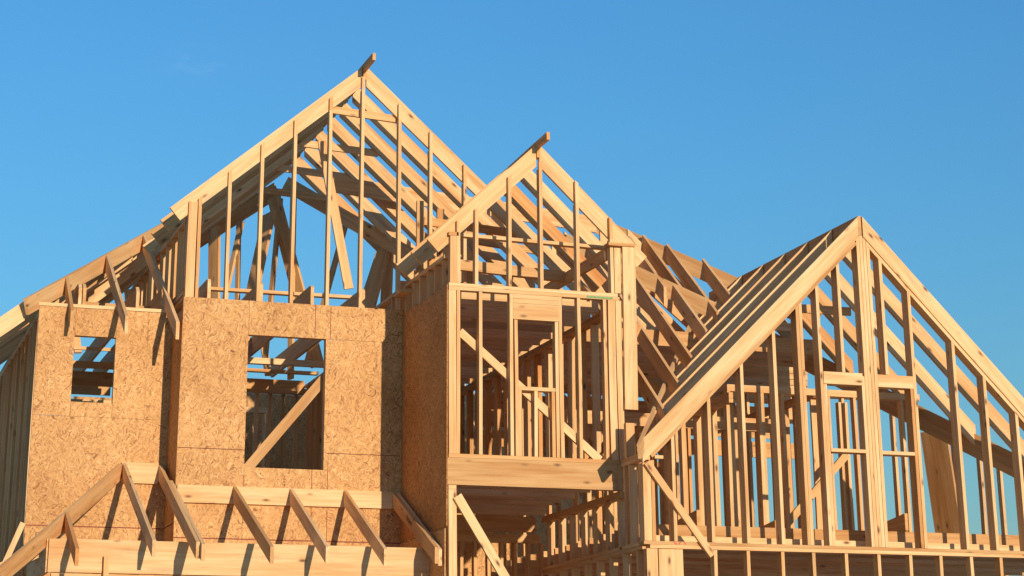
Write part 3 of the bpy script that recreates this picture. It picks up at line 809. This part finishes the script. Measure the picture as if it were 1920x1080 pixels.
# rear wall under the bay
us = MB().box(XB + 0.1, XR, 24.46, 24.55, 2.60, 2.70).build('stud_wall', LUM, house, "rear wall in the shade under the bay")
for k in range(12):
    stud(us, XB + 0.15 + k * 0.17, 24.462, GZ, 2.598, tint=0.3)
osb_wall('sheathed_wall', house, 'X', XB + 0.9, [(24.7, 27.4, GZ, 2.4)], label="dark strand board wall deep under the bay")
osb_wall('sheathed_wall', house, 'Y', 26.6, [(XB, 8.0, GZ, 2.85), (8.0, 9.2, GZ, 2.85)], label="shaded strand board wall behind the space under the bay")

# floor of the right section
rf = MB().box(XR + 0.1, 15.2, YR + 0.42, YR + 0.458, 2.312, 2.53, tint=0.15).build('floor_frame', LUM, house, "floor joists behind the studs of the right gable")
for k in range(1, 12):
    y = YR + 0.42 + 0.406 * k
    MB().box(XR + 0.1, 15.2, y, y + T, 2.312, 2.545, tint=0.15 if k < 3 else None).build('joist', LUM, rf)
MB().box(XR + 0.1, 15.2, YR + 0.30, YR + 0.338, 2.309, 2.40, tint=0.9).build('blocking', LUM, rf)
for x, y, a in ((9.7, 21.9, 1), (11.0, 22.6, -1), (12.15, 21.6, 1), (12.5, 22.2, -1)):
    MB().prism([(y, 2.55), (y + 0.9, 2.55), (y + 0.8, 2.66), (y, 2.74)], 'X', x, x + T, tint=0.1).build('blocking', LUM, rf)

# first storey of the right section
lg = MB().box(XR + 0.02, 15.2, YR + 0.004, YR + 0.09, GZ, GZ + 0.4).build('stud_wall', LUM, house, "lower storey of bare studs under the right gable")
for x in (9.575, 9.96, 10.373, 10.75, 11.145, 11.545, 11.94, 12.32, 12.71, 13.09, 13.5, 13.9):
    stud(lg, x, YR + 0.004, GZ + 0.4, 2.228, dep=0.10)
stud(lg, 8.82, YR + 0.004, GZ + 0.4, 2.228, w=0.09, tint=0.9)
stud(lg, 8.885, YR + 0.006, GZ + 0.4, 2.228, tint=0.8)
MB().board((9.055, YR + 0.03, GZ + 0.4), (9.055, YR + 0.03, 2.226), 0.28, T, up=(0, 1, 0), tint=0.6).build('header', LUM, lg, "wide plank beside the corner post")

# upper rooms behind the right gable
ra = MB().box(9.0, 12.0, 24.2, 24.289, 4.03, 4.19, tint=0.3).build('stud_wall', LUM, house, "inner stud wall facing the right gable")
for x in (9.15, 9.45, 9.75, 10.12, 10.32, 10.36, 10.66, 10.84, 10.9, 11.18, 11.3, 11.34, 11.62, 11.85, 11.95):
    stud(ra, x, 24.201, 2.55, 4.028)
rb = MB().box(12.0, 12.09, 23.4, 27.0, 4.35, 4.43, 'Y').build('stud_wall', LUM, house, "inner stud wall crossing behind the twin window")
for k in range(4):
    studx(rb, 12.0, 23.5 + k * 0.8, 2.55, 4.35)
rc = MB().box(9.0, 14.2, 26.0, 26.09, 4.84, 4.92).build('stud_wall', LUM, house, "deep inner wall of studs behind the right roof")
for k in range(14):
    stud(rc, 9.1 + k * 0.36, 26.0, 2.6, 4.838, tint=0.4)
re = MB().box(10.6, 13.2, 22.9, 22.989, 4.28, 4.36).build('stud_wall', LUM, house, "inner stud wall close behind the right gable studs")
for x in (10.62, 11.02, 11.06, 11.33, 11.95, 12.3, 12.52, 12.56, 12.95, 13.15):
    stud(re, x, 22.9, 2.55, 4.278, tint=0.5)
MB().board((11.2, 23.0, 2.6), (12.2, 23.0, 3.6), T, D4).build('diagonal_brace', LUM, re)
rh = MB().box(10.2, 10.29, 22.0, 27.0, 4.02, 4.10, 'Y', tint=0.3).box(10.2, 10.29, 22.0, 27.0, 3.98, 4.018, 'Y', tint=0.3).build('stud_wall', LUM, house, "inner stud wall running back behind the right gable brace")
for k in range(11):
    studx(rh, 10.2, 22.1 + k * 0.46, 2.55, 3.978, tint=0.4)
# far studs and a wide plank seen against the sky
ru = MB().box(8.82, 13.7, 27.22, 27.31, 2.5, 2.54).build('stud_wall', LUM, house, "deep inner stud wall with wide rim boards across its top")
for k in range(13):
    stud(ru, 8.9 + k * 0.38, 27.22, 2.54, 5.2, tint=0.3)
for k, z in enumerate((4.16, 4.43, 4.66, 4.93)):
    MB().box(8.82, 13.7 - 0.3 * (k % 2), 27.17 + 0.01 * (k % 2), 27.21 + 0.005 * (k % 2), z, z + 0.215, tint=0.1 + 0.1 * k).build('rim_board', LUM, ru)
rq = MB().box(8.83, 12.2, 23.62, 23.658, 4.93, 5.12, tint=0.2).build('ceiling_frame', LUM, house, "ceiling joists deep behind the right gable")
for k in range(1, 9):
    y = 23.62 + 0.42 * k
    MB().box(8.83, 0.5 * y + 0.25, y, y + 0.038, 4.93, 5.12, tint=0.2 + 0.04 * k).build('joist', LUM, rq)
rd = MB().box(12.4, 17.0, 25.0, 25.09, 2.75, 2.86, tint=0.1).build('stud_wall', LUM, house, "far wall of a few studs seen against the sky")
for x in (15.28, 15.58, 13.3, 13.2, 13.6, 14.0, 14.9):
    stud(rd, x, 25.0, 2.86, 4.1 if x > 15 else 4.6, tint=0.4)
MB().board((14.44, 24.5, 2.6), (14.30, 24.5, 4.2), 0.42, T, up=(0.93, 0.36, 0), tint=0.16).build('roof_brace', LUM, rd, "wide dark plank leaning behind the right gable studs")
MB().board((15.6, 24.6, 2.75), (16.6, 24.6, 3.3), T, 0.10, tint=0.9).build('diagonal_brace', LUM, rd)

# ink stamp on the last porch rafter
def lettering(word, size, origin, xdir, ydir, mat, parent, name):
    cu = bpy.data.curves.new(name, 'FONT'); cu.body = word; cu.size = size
    cu.offset = 0.0015
    tmp = bpy.data.objects.new(name + "_tmp", cu); COL.objects.link(tmp)
    dg = bpy.context.evaluated_depsgraph_get()
    me = bpy.data.meshes.new_from_object(tmp.evaluated_get(dg))
    bpy.data.objects.remove(tmp); bpy.data.curves.remove(cu)
    X, Y = Vector(xdir).normalized(), Vector(ydir).normalized()
    o0 = Vector(origin) + Vector((0, 0, H))
    for v in me.vertices:
        v.co = X * v.co.x + Y * v.co.y
    me.materials.clear(); me.materials.append(mat)
    o = bpy.data.objects.new(name, me); COL.objects.link(o)
    o.parent = parent; o.location = o0 - WORLD[parent.name]
    WORLD[o.name] = o0
    return o
sl = (3.035 - 2.255) / (YM - 0.055 - 21.86)
dd = Vector((0, -1, -sl)).normalized(); up = Vector((0, -sl, 1)).normalized()
lettering("Bctem", 0.085, (6.6335, 22.95, 2.255 + sl * (22.95 - 21.86) - 0.10), dd, up, INK, pl, "ink_stamp")
